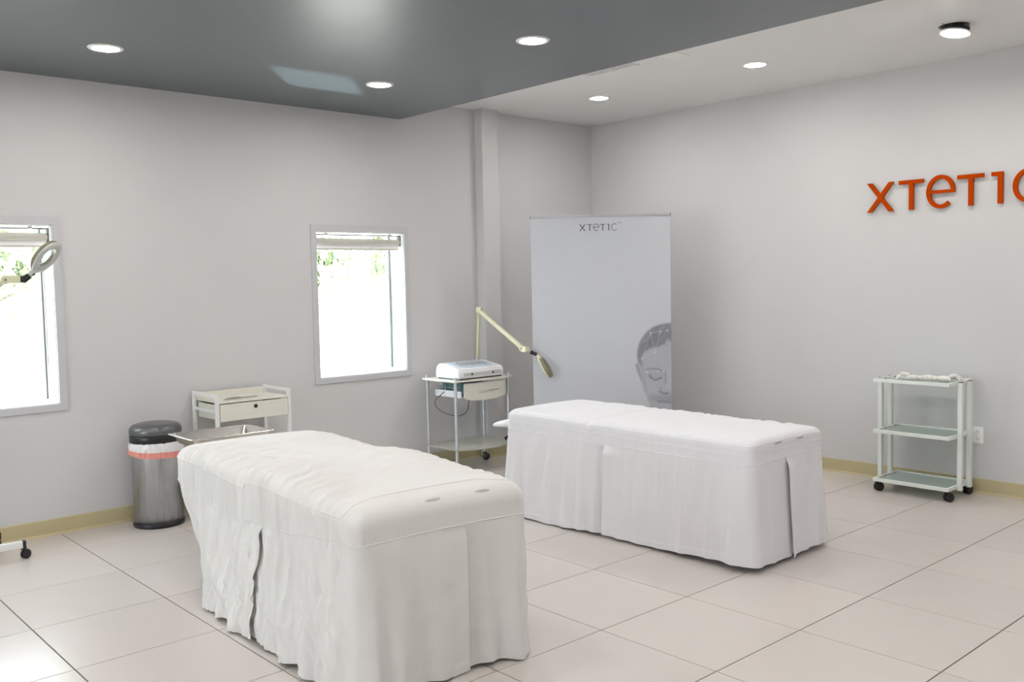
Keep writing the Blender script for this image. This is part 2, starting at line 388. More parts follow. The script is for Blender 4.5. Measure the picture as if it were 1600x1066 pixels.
# dangling light out of its hole
x, y, z = 2.865, -.915, 2.985
t = thing('dangling_downlight', (x, y, z), 'lit ceiling downlight hanging tilted out of its hole, showing a ribbed black heat sink', 'ceiling light')
mt = Matrix.Translation((x, y, z)) @ Matrix.Rotation(math.radians(9), 4, 'Y') @ Matrix.Rotation(math.radians(5), 4, 'X')
MB().lathe([(.088,-.006), (.092,-.003), (.088,.002), (.07,.002), (.07,-.006), (.088,-.006)], n=40, mtx=mt).build('trim_ring', M_ring, t)
MB().lathe([(.070,-.004), (.05,-.008), (.001,-.009)], n=40, mtx=mt).build('diffuser', M_led, t)
m = MB(); m.lathe([(.001,.000), (.086,.000), (.086,.004), (.06,.004), (.06,.034), (.001,.034)], n=32, mtx=mt)
for k in range(28):
    q = 2*PI*k/28; c = mt @ Matrix.Rotation(q, 4, 'Z'); m.box((.058,-.0015,.003), (.078,.0015,.032), mtx=c)
m.build('heat_sink', M_sink, t)
for sgn in (-1, 1):
    p = mt @ Vector((sgn*.06, .03, .02)); q = mt @ Vector((sgn*.10, .035, .045))
    MB().tube([p, q, (q.x+sgn*.01, q.y, CZ-.001)], .004, 8).build('spring_clip', M_black, t)
MB().lathe([(.001, CZ-.0015), (.086, CZ-.0015), (.086, CZ+.0005)], (x+.01,y+.01,0), 32).build('hole_shade_disc', M_black, t)  # black disc laid on the uncut ceiling for the hole's shade
# vents
t = thing('ceiling_vent', (1.93, 1.14, CZ), 'white louvred double air vent in the white ceiling beside the grey ceiling edge', 'vent')
for ya in (.92, 1.15):
    f = MB(); xa, xb, yb = 1.72, 2.12, ya+.215
    f.box((xa, ya, CZ-.008), (xb, ya+.018, CZ), .001); f.box((xa, yb-.018, CZ-.008), (xb, yb, CZ), .001)
    f.box((xa, ya+.018, CZ-.008), (xa+.018, yb-.018, CZ), .001); f.box((xb-.018, ya+.018, CZ-.008), (xb, yb-.018, CZ), .001)
    fr = f.build('vent_frame', M_ring, t)
    for q in range(8):
        c = Matrix.Translation(((xa+xb)/2, ya+.030+q*.022, CZ-.004)) @ Matrix.Rotation(.15, 4, 'X')
        MB().box((-(xb-xa)/2+.018, -.009, -.0007), ((xb-xa)/2-.018, .009, .0007), mtx=c).build('slat', M_reveal, fr)
o = MB().box((1.95, .53, CZ-.006), (2.17, .68, CZ), .002).build('ceiling_plate', M_ring)
tag(o, 'small white blank plate on the white ceiling beside the double vent', 'plate')

# ------------------------------------------------------------ wall sign, raised letters
def arc(cy, cz, ry, rz, a0, a1, wd, n=40):
    out = []; inn = []
    for k in range(n+1):
        q = math.radians(a0+(a1-a0)*k/n); out.append((cy+ry*math.cos(q), cz+rz*math.sin(q))); inn.append((cy+(ry-wd)*math.cos(q), cz+(rz-wd)*math.sin(q)))
    return out+inn[::-1]
def bar(p, q, wd):
    d = Vector((q[0]-p[0], q[1]-p[1])).normalized(); n_ = Vector((-d.y, d.x))*wd/2
    return [(p[0]-n_.x, p[1]-n_.y), (q[0]-n_.x, q[1]-n_.y), (q[0]+n_.x, q[1]+n_.y), (p[0]+n_.x, p[1]+n_.y)]
def glyphs(wd=.028):
    # in metres, x to the right, baseline z = 0, cap height .215 ; list of letters, each a list of polygons
    h = .215; L = []
    def xb(a, b): s_ = .036; return [(a, 0), (a+s_, 0), (b+s_-.0, h), (b, h)]
    L.append([[(.0,0), (.037,0), (.204,h), (.167,h)], [(.167,0), (.204,0), (.037,h), (.0,h)]])
    L.append([[(.242,h-wd), (.420,h-wd), (.420,h), (.242,h)], [(.318,0), (.350,0), (.350,h-wd), (.318,h-wd)]])
    e = arc(.543, .113, .100, .118, 0, 312, wd); 
    L.append([e, [(.470,.113-.010), (.643,.113-.010), (.643,.113+.012), (.470,.113+.012)]])
    L.append([[(.658,h-wd), (.834,h-wd), (.834,h), (.658,h)], [(.733,0), (.765,0), (.765,h-wd), (.733,h-wd)]])
    L.append([[(.884,h-wd), (.957,h-wd), (.957,h), (.884,h)], [(.925,0), (.957,0), (.957,h-wd), (.925,h-wd)]])
    L.append([arc(1.125, .108, .105, .116, 48, 312, wd)])
    return L
t = thing('wall_sign', (RX, -.45, 2.0), 'raised orange XTETIC letters mounted on the right-hand wall', 'sign')
for polys in glyphs():
    m = MB()
    for k, p in enumerate(polys):
        m.prism([(.075-a, 2.003+b) for a, b in p], RX-.030-.0004*k, RX-.012, axes=(1,2,0))
    # stand-off pins
    p0 = polys[0]; c4 = p0 if len(p0) == 4 else [p0[10], p0[-11]]
    qx, qz = sum(a for a, b in c4)/len(c4), sum(b for a, b in c4)/len(c4)
    m.tube([(RX, .075-qx, 2.003+qz), (RX-.014, .075-qx, 2.003+qz)], .004, 8)
    m.build('letter', M_orange, t)

# outlet
t = thing('wall_outlet', (RX, -.735, .35), 'white double power outlet low on the right wall behind the glass trolley', 'outlet')
MB().box((RX-.006, -.77, .352), (RX, -.70, .467), .002).build('cover_plate', M_reveal, t)
for z in (.385, .435):
    s = MB().box((RX-.0075, -.752, z-.014), (RX-.005, -.718, z+.014), .004).build('socket', M_reveal, t)
    m = MB()
    for dy in (-.007, .007): m.box((RX-.008, -.735+dy-.0012, z-.004), (RX-.0072, -.735+dy+.0012, z+.006))
    m.box((RX-.008, -.737, z-.011), (RX-.0072, -.733, z-.007)); m.build('slot', M_black, s)

# ------------------------------------------------------------ banner
BA = Vector((2.168, 2.105, 0)); BB = Vector((2.957, 1.325, 0)); be = (BB-BA); BW = be.length; be.normalize(); bn = Vector((-be.y, be.x, 0))
if bn.dot(Vector(CAM)-BA) < 0: bn = -bn
BH = 2.055
t = thing('banner_stand', tuple((BA+BB)/2), 'tall pale grey roll-up banner printed XTETIC with a downcast face, standing in the corner', 'banner')
NX, NZ = 440, 760
U = np.linspace(0, 1, NX)[None,:]*np.ones((NZ,1)); Z = np.linspace(.10, BH-.012, NZ)[:,None]*np.ones((1,NX))
um = U*BW
P = np.stack([BA.x+be.x*um+bn.x*.0, BA.y+be.y*um+bn.y*.0, Z], -1); curl = .004*np.sin(U*PI)
P[...,0] += bn.x*curl; P[...,1] += bn.y*curl
# printed picture: crop coordinates of the portrait -> metres on the banner (linear fit)
s_ = BW/1.088
cx = 255+(um/s_-.822)/(.247)*350; cy = 130+(1.183-Z)/(.572)*800
def inside(poly):
    x, y = cx, cy; c = np.zeros(x.shape, bool); n = len(poly); j = n-1
    for i in range(n):
        xi, yi = poly[i]; xj, yj = poly[j]
        if yi != yj:
            c ^= ((yi > y) != (yj > y)) & (x < (xj-xi)*(y-yi)/(yj-yi)+xi)
        j = i
    return c
def blur(mk, k):
    a = mk.astype(float)
    for ax in (0, 1):
        for _ in range(2):
            c = np.cumsum(np.pad(a, [(k+1,k) if i == ax else (0,0) for i in (0,1)], mode='edge'), axis=ax)
            a = (c[2*k+1:,:]-c[:-2*k-1,:])/(2*k+1) if ax == 0 else (c[:,2*k+1:]-c[:,:-2*k-1])/(2*k+1)
    return a
def seg(p, q, wd):
    px, py = cx-p[0], cy-p[1]; dx, dy = q[0]-p[0], q[1]-p[1]; L2 = dx*dx+dy*dy or 1
    h = np.clip((px*dx+py*dy)/L2, 0, 1); return np.exp(-(((px-h*dx)**2+(py-h*dy)**2)/wd**2))
def poly_line(pts, wd):
    o = np.zeros(cx.shape)
    for p, q in zip(pts[:-1], pts[1:]): o = np.maximum(o, seg(p, q, wd))
    return o
img = np.full((NZ, NX), .575) - .03*np.cos(Z*2.2)
def lay(a, v): global img; img = img*(1-a)+v*a
head = inside([(700,125),(605,128),(560,132),(500,145),(430,170),(370,215),(325,270),(290,320),(268,380),(256,440),(255,500),(262,560),(290,600),(300,700),(305,780),(322,860),(345,940),(375,1020),(420,1110),(480,1180),(560,1230),(700,1240)])
lay(blur(head, 1)*.9, .44)
hair = inside([(700,125),(605,128),(560,132),(500,145),(430,170),(370,215),(325,270),(290,320),(268,380),(256,440),(255,500),(262,560),(296,640),(300,560),(312,490),(345,440),(400,408),(470,398),(530,375),(570,365),(590,300),(612,330),(700,350)])
lay(blur(hair, 3)*.85, .20+.05*vnoise(cx*.03+cy*.02, cy*.012, 5)*2)
lay(poly_line([(330,330),(420,240),(540,170)], 16)*.25, .45)
ear = inside([(233,585),(245,574),(262,582),(285,640),(300,720),(306,800),(292,770),(270,715),(250,670),(240,630)])
lay(blur(ear, 1)*.8, .27); lay(poly_line([(255,620),(280,700)], 9)*.5, .42)
lay(poly_line([(312,560),(312,660),(322,780),(340,880)], 22)*.35, .30)
lay(poly_line([(352,646),(430,636),(480,642),(520,662)], 10)*.65, .2)
lay(seg((400,710),(500,720), 36)*.35, .28)
lay(poly_line([(392,712),(405,740),(438,764),(472,760),(520,742)], 9)*.8, .14)
lay(poly_line([(430,700),(490,715)], 16)*.4, .5)
lay(poly_line([(556,675),(572,730),(565,790)], 14)*.55, .24)
lay(seg((600,650),(600,860), 22)*.4, .55)
lay(poly_line([(505,900),(530,915),(560,925),(590,915)], 13)*.7, .15)
lay(poly_line([(515,850),(505,890)], 12)*.4, .26)
lay(seg((400,850),(440,880), 60)*.25, .50)
lay(seg((420,970),(700,970), 34)*.5, .24); lay(seg((480,1010),(700,1020), 16)*.6, .16); lay(seg((430,1110),(640,1190), 50)*.35, .26)
pts = [(403,233),(512,222),(590,208),(450,455),(307,522),(360,670),(485,668),(548,672)]
for a, b in ((0,1),(1,2),(0,3),(1,3),(0,4),(4,5),(5,6),(6,7),(3,4),(0,7),(1,7)): lay(seg(pts[a], pts[b], 2.6)*(.45 if b < 5 else .22), .62)
for p in pts: lay(seg(p, p, 8)*.95, .78)
me = MB().grid(P, smooth=True).build('printed_sheet', M_white, t, fixn=False)
ca = me.data.color_attributes.new('print', 'FLOAT_COLOR', 'POINT')
tint = np.stack([img*.97, img*1.0, img*1.08, np.ones_like(img)], -1).astype(np.float32).reshape(-1)
ca.data.foreach_set('color', tint)
mp = mat('banner_print', (.5,.5,.5), .45); nt = mp.node_tree; at_ = nt.nodes.new('ShaderNodeAttribute'); at_.attribute_name = 'print'
nt.links.new(at_.outputs['Color'], nt.nodes['Principled BSDF'].inputs['Base Color']); me.data.materials[0] = mp
md = me.modifiers.new('thickness', 'SOLIDIFY'); md.thickness = .0006; md.offset = -1
def bp(uu, z, d): return tuple(BA+be*uu+bn*d+Vector((0,0,z)))
mt = Matrix(((be.x, bn.x, 0, BA.x), (be.y, bn.y, 0, BA.y), (0, 0, 1, 0), (0,0,0,1)))
MB().box((-.003, -.007, BH-.012), (BW+.003, .010, BH+.006), .004, mtx=mt).build('top_rail', M_silver, t)
for xx in (-.005, BW+.001): MB().box((xx, -.008, BH-.013), (xx+.004, .011, BH+.007), .001, mtx=mt).build('rail_cap', M_black, t)
MB().box((-.02, -.06, .012), (BW+.02, .06, .10), .02, mtx=mt).build('base_cassette', M_silver, t)
MB().tube([bp(BW/2, .09, -.03), bp(BW/2, BH-.01, -.012)], .008, 10).build('support_pole', M_silver, t)
for uu in (.2, BW-.2): MB().box((uu-.015, -.2, 0), (uu+.015, .2, .012), .003, mtx=mt).build('foot', M_silver, t)
m = MB(); sc_ = (.677-.376)*s_/1.23; hz = 1.932
for polys in glyphs(.020):
    for p in polys:
        m.add([bp(.38*s_+a*sc_, hz+b*sc_, .0062) for a, b in p], [tuple(range(len(p)))])
# TM mark
def tm(a, b, c, d): m.add([bp(.38*s_+q[0], hz+q[1], .0062) for q in ((a,b),(c,b),(c,d),(a,d))], [(0,1,2,3)])
for (a,b,c,d) in ((.305,.064,.315,.066), (.309,.056,.311,.064), (.319,.056,.321,.066), (.329,.056,.331,.066), (.321,.062,.325,.066), (.325,.062,.329,.066)): tm(a,b,c,d)
m.build('printed_logo', mat('grey_ink', (.10,.10,.11), .5), t)

# ------------------------------------------------------------ casters
def caster(parent, x, y, ztop, r=.028, ang=0, wd=.03, top=M_black):
    org = MB(); org.tube([(x, y, ztop), (x, y, ztop-.012)], .016, 12)
    c = Matrix.Translation((x, y, 0)) @ Matrix.Rotation(ang, 4, 'Z')
    off = .45*r
    # hood over the wheel
    pf = [(off+1.05*r*math.cos(q), r+1.05*r*math.sin(q)) for q in [math.radians(a) for a in range(-5, 186, 12)]]
    bm_ = MB().prism(pf, -wd*.14, wd*.14, axes=(0,2,1)); org.add([c @ Vector(v) for v in bm_.v], bm_.f)
    org.tube([(x, y, ztop-.01), tuple(c @ Vector((off*.6, 0, r*1.7)))], .010, 10)
    cs = org.build('caster', top, parent)
    for s_ in (-1, 1):
        mm = Matrix.Translation(tuple(c @ Vector((off, s_*wd*.32, r)))) @ Matrix.Rotation(ang, 4, 'Z') @ Matrix.Rotation(PI/2, 4, 'X')
        MB().lathe([(.002, -wd*.17), (r*.8, -wd*.17), (r, -wd*.1), (r, wd*.1), (r*.8, wd*.17), (.002, wd*.17)], n=24, mtx=mm).build('wheel', M_black, cs)
    return cs

# ------------------------------------------------------------ treatment tables and their sheets
def treatment_table(cx, cy, th, a, b, H, label, headrest=False):
    t = thing('treatment_table', (cx, cy, 0), label, 'treatment table')
    c = Matrix.Translation((cx, cy, 0)) @ Matrix.Rotation(th, 4, 'Z')
    MB().box((-a+.03, -b+.03, H-.09), (a-.03, b*.26-.01, H-.025), .025, mtx=c).build('mattress', M_padB, t)
    MB().box((-a+.03, b*.26+.01, H-.09), (a-.03, b-.04, H-.03), .025, mtx=c).build('mattress', M_padB, t)
    f = MB()
    for s_ in (-1, 1): f.box((s_*(a-.09)-.02, -b+.12, H-.135), (s_*(a-.09)+.02, b-.12, H-.095), .004, mtx=c)
    for yy in (-b+.14, 0, b-.14): f.box((-a+.11, yy-.02, H-.135), (a-.11, yy+.02, H-.095), .004, mtx=c)
    f.build('frame', M_wmetal, t)
    for sx in (-1, 1):
        for sy in (-1, 1):
            l = MB().box((sx*(a-.09)-.02, sy*(b-.16)-.02, .06), (sx*(a-.09)+.02, sy*(b-.16)+.02, H-.13), .003, mtx=c).build('leg', M_wmetal, t)
    for sy in (-1, 1): MB().box((-a+.07, sy*(b-.16)-.022, .045), (a-.07, sy*(b-.16)+.022, .075), .006, mtx=c).build('foot_bar', M_wmetal, t)
    for sx in (-1, 1):
        for sy in (-1, 1): MB().tube([tuple(c @ Vector((sx*(a-.1), sy*(b-.16), .05))), tuple(c @ Vector((sx*(a-.1), sy*(b-.16), 0)))], [.015, .022], 14).build('rubber_foot', M_black, t)
    return t, c

class Sheet:
    def __init__(s, cx, cy, th, a, b, H, hfun, dfun, ofun, zband=.11, R=.055, rc=.05, hem=.012):
        s.c = (cx, cy, th); s.a, s.b, s.H, s.hf, s.df, s.of = a, b, H, hfun, dfun, ofun
        s.R, s.rc, s.zb, s.hem = R, rc, zband, hem
        w_, l_, q = a-rc, b-rc, PI/2*rc; s.seg = [w_, q, 2*l_, q, 2*w_, q, 2*l_, q, w_]; s.cum = np.concatenate([[0], np.cumsum(s.seg)]); s.L = s.cum[-1]
    def per(s, S):
        S = np.mod(S, s.L); a, b, rc = s.a, s.b, s.rc; w_, l_ = a-rc, b-rc; K = np.zeros(S.shape+(2,)); D = np.zeros(S.shape+(2,))
        k = np.clip(np.searchsorted(s.cum, S, side='right')-1, 0, 8); f = (S-s.cum[k])/np.array(s.seg)[k]
        def put(i, kx, ky, ang):
            m = k == i
            K[m,0] = kx(f[m]); K[m,1] = ky(f[m]); g_ = ang(f[m]); D[m,0] = np.cos(g_); D[m,1] = np.sin(g_)
        o = np.ones_like
        put(0, lambda f: w_*f, lambda f: -l_*o(f), lambda f: -PI/2*o(f)); put(1, lambda f: w_*o(f), lambda f: -l_*o(f), lambda f: -PI/2+PI/2*f)
        put(2, lambda f: w_*o(f), lambda f: -l_+2*l_*f, lambda f: 0*f); put(3, lambda f: w_*o(f), lambda f: l_*o(f), lambda f: PI/2*f)
        put(4, lambda f: w_-2*w_*f, lambda f: l_*o(f), lambda f: PI/2*o(f)); put(5, lambda f: -w_*o(f), lambda f: l_*o(f), lambda f: PI/2+PI/2*f)
        put(6, lambda f: -w_*o(f), lambda f: l_-2*l_*f, lambda f: PI*o(f)); put(7, lambda f: -w_*o(f), lambda f: -l_*o(f), lambda f: PI+PI/2*f)
        put(8, lambda f: -w_+w_*f, lambda f: -l_*o(f), lambda f: -PI/2*o(f))
        return K, D
    def zb_(s, S): return s.zb(S, s) if callable(s.zb) else np.full(np.shape(S), s.zb)
    def s_left(s, y): return s.cum[6]+((s.b-s.rc)-y)      # perimeter coordinate of local y on the long -x side
    def s_end(s, x): return np.mod(x, s.L)                # ... of local x on the near end
    def world(s, P):
        cx, cy, th = s.c; Q = P.copy(); Q[...,0] = cx+P[...,0]*math.cos(th)-P[...,1]*math.sin(th); Q[...,1] = cy+P[...,0]*math.sin(th)+P[...,1]*math.cos(th); return Q
    def surf(s, S, u):
        # u: distance over the sheet from the top's flat edge (negative on top)
        K, D = s.per(S); R = s.R; ub = R*PI/2
        phi = np.clip(u/R, 0, PI/2)
        o = np.where(u < 0, -R+u, -R+R*np.sin(phi)); dz = np.where(u < 0, 0, -R*(1-np.cos(phi)))
        dz = dz-np.maximum(u-ub, 0)
        E = K+D*s.rc
        sx = (s.a+o)/s.a; sy = (s.b+o)/s.b
        P = np.stack([E[...,0]*sx, E[...,1]*sy, dz], -1)
        P[...,2] += s.H+s.hf(P[...,0], P[...,1])
        d = s.df(S, u, P[...,0], P[...,1], s)
        c_, n_ = np.sin(phi), np.cos(phi)
        fadeD = np.clip(1+u/.15, 0, 1)*0+1
        P[...,0] += D[...,0]*d*c_; P[...,1] += D[...,1]*d*c_; P[...,2] += d*n_*np.clip(1+(u-ub)/.02*0, 0, 1)
        return P
    def skirt(s, S, T_, lay=0.0):
        ub = s.R*PI/2; u1 = ub+(s.zb_(S)-s.R)
        K, D = s.per(S); base = s.surf(S, u1)
        zt = base[...,2]; hm = s.hem+s.of(S, s, 'hem'); P = base.copy()
        o = s.of(S, s, 'flare')*T_**1.1
        d = o+s.df(S, u1+T_*(zt-hm), base[...,0], base[...,1], s, T_)-s.df(S, u1+0*T_, base[...,0], base[...,1], s)
        z = zt+(hm-zt)*T_
        hemband = (z < hm+.038)*.0018
        d = d+hemband+lay*sstep(0, .12, T_)
        sh = s.of(S, s, 'shift')*T_
        P[...,0] += D[...,0]*d; P[...,1] += D[...,1]*d+sh; P[...,2] = z
        return P
    def make(s, label, m_, slits, sgn=(1,1,1,1), seams=(.0,), name='fitted_sheet', handles=()):
        cx, cy, th = s.c
        t = thing(name, (cx, cy, s.hem), label, 'sheet')
        ub = s.R*PI/2; n = int(s.L/.0065)
        uu = np.concatenate([np.linspace(-(s.a-s.R)*.999, -.0, 64), np.linspace(0, ub, 16)[1:], ub+np.linspace(0, 1, 26)[1:]])
        S, Ug = np.meshgrid(np.linspace(0, s.L, n, endpoint=False), uu, indexing='ij')
        Ug = np.where(Ug > ub, ub+(Ug-ub)*(s.zb_(S)-s.R), Ug)
        MB().grid(s.world(s.surf(S, Ug)), flip=True, wrap=True).build('top_cover', m_, t, fixn=False)
        od = sorted((float(np.mod(x, s.L)), g_) for x, g_ in zip(slits, sgn)); sl = [q[0] for q in od]; sg = [q[1] for q in od]; ns = len(sl)
        for k in range(ns):
            a_ = sl[k]; b_ = sl[(k+1) % ns]
            if b_ <= a_: b_ += s.L
            n2 = max(60, int((b_-a_)/.0065))
            e = .004
            S, Tg = np.meshgrid(np.linspace(a_-.012, b_+.012, n2), np.linspace(0, 1, 84), indexing='ij')
            ga, gb = sg[k], sg[(k+1) % ns]
            layer = gb*-.012*np.clip(1-(b_-S)/.2, 0, 1)**2+ga*.012*np.clip(1-(S-a_)/.2, 0, 1)**2
            P = s.skirt(S, Tg, layer)
            MB().grid(s.world(P), flip=True).build('skirt_panel', m_, t, fixn=False)
            S, Tg = np.meshgrid(np.linspace(a_-.07, a_+.07, 16), np.linspace(0, 1, 30), indexing='ij')
            MB().grid(s.world(s.skirt(S, Tg, -.014)), flip=True).build('pleat_backing', m_, t, fixn=False)
        for (uq, rad) in seams:
            q = np.linspace(0, s.L, 1100, endpoint=False); P = s.world(s.surf(q, uq(q, s)))
            MB().tube(P.tolist(), rad, 6, closed=True).build('seam', m_, t)
        for (xh, uh) in handles:
            q = np.linspace(0, 2*PI, 28, endpoint=False)
            P = s.world(s.surf(np.mod(xh+.039*np.cos(q), s.L), uh+.0075*np.sin(q))); h = MB().tube(P.tolist(), .0018, 6, closed=True).build('handle_slit', m_, t)
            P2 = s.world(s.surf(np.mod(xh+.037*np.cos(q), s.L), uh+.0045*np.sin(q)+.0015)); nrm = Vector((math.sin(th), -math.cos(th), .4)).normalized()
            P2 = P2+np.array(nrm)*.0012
            MB().add(P2.tolist(), [tuple(range(28))]).build('slit_shade', M_gap, h)  # flat lens over the cloth, the slit's shade put into its colour
        return t
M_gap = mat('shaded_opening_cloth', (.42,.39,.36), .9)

# ---- near table (A)
TA = (-.70, .47, math.radians(-4.5)); aA, bA, HA = .405, 1.0, .718
def hfA(x, y):
    yc = .04
    far = sstep(yc-.02, yc+.02, y)
    foot = .026*np.exp(-((y-(yc-.16))/.30)**2)+.018*sstep(.1, -.5, y)-.014*sstep(-.85, -1.0, y)
    head = -.004+.016*np.exp(-((y-.62)/.30)**2)
    v = foot*(1-far)+head*far - .020*np.exp(-((y-yc-.006*np.sin(x*20))/.016)**2)
    return v-.010*(x/aA)**2
def dfA(S, u, x, y, s, T_=None):
    S = np.mod(S, s.L); ub = s.R*PI/2
    left = sstep(s.cum[5]-.02, s.cum[6]+.10, S)*sstep(s.cum[7]+.01, s.cum[7]-.10, S)
    right = sstep(s.cum[2], s.cum[2]+.1, S)*sstep(s.cum[3], s.cum[3]-.1, S)
    end = 1-np.clip(left+right, 0, 1)
    inn = np.clip(-u, 0, 1)
    # on the top the wrinkles sweep in from the edge and bend away from the fold
    yy = np.where(u < 0, y+ np.where(y < .04, 1, .35)*(-.55)*inn**1.3, y)
    onband = sstep(-.30, -.02, u)
    fine = ridge(yy*42, u*5+3, 11)*.008+vnoise(yy*80, u*7, 12)*.008+ridge(yy*17+u*1.5, u*3, 14)*.007
    d = left*fine*onband + right*fine*onband*.5
    d = d+left*(1-onband)*(ridge(yy*20, inn*4, 15)*.006+vnoise(yy*45, inn*5, 16)*.006)*np.clip(1-inn/.5, 0, 1)
    topw = (u < 0)*sstep(0, .08, inn)*(ridge(x*6+y*3, y*9-x*5, 17)*.007+vnoise(x*9, y*26, 18)*.006+ridge(x*4+y*5, y*20-x*6, 27)*.002)*sstep(-.75, -.45, y)
    d = d+topw
    ev = np.clip((np.mod(S+s.L/2, s.L)-s.L/2), -s.a, s.a)      # local x on the near end
    d = d+end*(vnoise(ev*8, u*6, 19)*.004)*sstep(-.05, .05, u)
    if T_ is not None:
        sl = y+(.30+.10*vnoise(y*3, T_*0, 29))*T_**1.1*sstep(1.0, .0, y)   # wrinkles slant towards the foot end going down
        w = left*(ridge(sl*26, T_*1.1+y*3, 21)*.011+ridge(sl*11, T_*2.0, 22)*.020*T_+vnoise(sl*52, T_*1.5, 23)*.010+vnoise(sl*90, T_*2.5, 28)*.003)*sstep(0, .08, T_)*(1-.55*sstep(.85, 1, T_))
        w = w+right*ridge(y*9, T_*1.5, 24)*.012*T_
        fold = 0
        for (c_, wd, am, sk) in ((.31,.05,.030,.0), (.16,.035,.012,.02), (-.06,.05,.016,.0), (-.22,.05,.022,-.02), (-.335,.03,.018,0)):
            fold = fold+am*np.exp(-((ev-c_-sk*T_)/wd)**2)
        w = w+end*fold*1.9*T_**.8+end*ridge(ev*9+T_*3, T_*4-ev*4, 25)*.003
        lf = 0
        for (c_, wd, am, sk) in ((-.85,.09,.035,-.08), (-.55,.05,.020,-.10), (-.38,.04,.018,-.10), (-.05,.05,.022,.08), (.16,.05,.018,.06), (.40,.06,.03,.0), (.62,.05,.024,-.06)):
            lf = lf+am*np.exp(-((y-c_-sk*T_)/wd)**2)
        w = w+left*lf*1.35*T_
        d = d+w
    return d
def ofA(S, s, what):
    S = np.mod(S, s.L); K, D = s.per(S); y = K[...,1]; x = K[...,0]
    left = sstep(s.cum[5], s.cum[6]+.05, S)*sstep(s.cum[8], s.cum[7]-.05, S)
    far = sstep(.25, 1.0, y)*sstep(.25, -.33, x)
    if what == 'flare': return .005+left*(.048*sstep(-1.0, -.2, y)*(1-far))-.11*far
    if what == 'hem': return .015*np.sin(S*9)**2+.05*far+.01*left*vnoise(S*6, S*0, 31)
    if what == 'shift': return -.16*far
tA, _ = treatment_table(TA[0], TA[1], TA[2], aA, bA, HA, 'treatment table under the wrinkled ivory sheet, nearest the camera')
def masksA(S, s):
    S = np.mod(S, s.L); K, D = s.per(S)
    return sstep(s.cum[5], s.cum[6]+.05, S)*sstep(s.cum[7]+.09, s.cum[7]-.10, S), sstep(s.cum[7]-.06, s.cum[8], S)+sstep(s.cum[2]+.04, s.cum[1]-.03, S), K[...,1]
def zbA(S, s):
    left, end, y = masksA(S, s)
    return .128+left*(.10*sstep(-1.0, -.15, y)-.02*sstep(.3, 1.0, y))
def upperA(S, s):
    left, end, y = masksA(S, s); ub = s.R*PI/2
    return ub*.8+left*.018*sstep(-1, 0, y)-np.clip(end, 0, 1)*(ub*.8+.062)
shA = Sheet(*TA, aA, bA, HA, hfA, dfA, ofA, zband=zbA, R=.065, hem=.006)
ubA = shA.R*PI/2
shA.make('heavily wrinkled ivory fitted sheet with long skirt on the treatment table nearest the camera', M_sheetA, sgn=(-1,-1.0,1,1), slits=[shA.s_end(.07), shA.s_left(-.15), shA.s_left(-.15)-2.4-.0, shA.s_end(.36)+.9], seams=((upperA, .0030), (lambda q, s: s.R*PI/2+s.zb_(q)-s.R-.002, .0036)), handles=((.20, ubA*.42), (-.05, ubA*.42)))

# ---- far table (B)
TB = (1.49, .32, 0.0); aB, bB, HB = .365, .955, .695
def hfB(x, y):
    yc = .20
    far = sstep(yc-.03, yc+.03, y)
    return (.006*np.exp(-((y-(yc-.12))/.14)**2))*(1-far)+.004*far-.012*np.exp(-((y-yc)/.02)**2)-.008*(x/aB)**2
def dfB(S, u, x, y, s, T_=None):
    S = np.mod(S, s.L)
    left = sstep(s.cum[5]-.02, s.cum[6]+.05, S)*sstep(s.cum[7]+.01, s.cum[7]-.05, S)
    right = sstep(s.cum[2], s.cum[2]+.1, S)*sstep(s.cum[3], s.cum[3]-.1, S)
    end = 1-np.clip(left+right, 0, 1)
    ev = np.clip((np.mod(S+s.L/2, s.L)-s.L/2), -s.a, s.a)
    inn = np.clip(-u, 0, 1); onb = sstep(-.10, .03, u)
    d = (left+right)*onb*(vnoise(y*38, u*4, 41)*.007+ridge(y*14, u*3, 42)*.003)
    d = d+(u < 0)*(vnoise(x*6, y*14, 43)*.004+vnoise(x*14+y*8, y*30-x*9, 47)*.0015)*sstep(0, .06, inn)
    d = d+end*onb*vnoise(ev*10, u*8, 44)*.003
    if T_ is not None:
        lf = 0
        for (c_, wd, am) in ((-.86,.05,.028), (-.70,.03,.010), (-.52,.045,.022), (-.36,.03,.014), (-.20,.035,.016), (-.06,.03,.012), (.14,.03,.018), (.24,.025,.020), (.37,.03,.015), (.52,.035,.018), (.70,.04,.018), (.85,.04,.022)):
            lf = lf+am*np.exp(-((y-c_)/wd)**2)
        ee = 0
        for (c_, wd, am) in ((-.33,.035,.022), (-.20,.03,.014), (-.03,.035,.014), (.12,.03,.016), (.25,.035,.020), (.35,.03,.022)):
            ee = ee+am*np.exp(-((ev-c_)/wd)**2)
        d = d+(left*lf+right*lf+end*ee*.8)*.95*T_**.8+left*(vnoise(y*18, T_*2, 45)*.008*T_+vnoise(y*45, T_*3, 46)*.003)
    return d
def ofB(S, s, what):
    S = np.mod(S, s.L); K, D = s.per(S); y = K[...,1]
    if what == 'flare': return .022+.03*sstep(0, .5, y)
    if what == 'hem': return .016*sstep(.0, -.6, y)+.006*np.sin(S*7)
    return 0*S
tB, cB = treatment_table(*TB, aB, bB, HB, 'treatment table under the smooth white sheet beside the banner, with headrest showing')
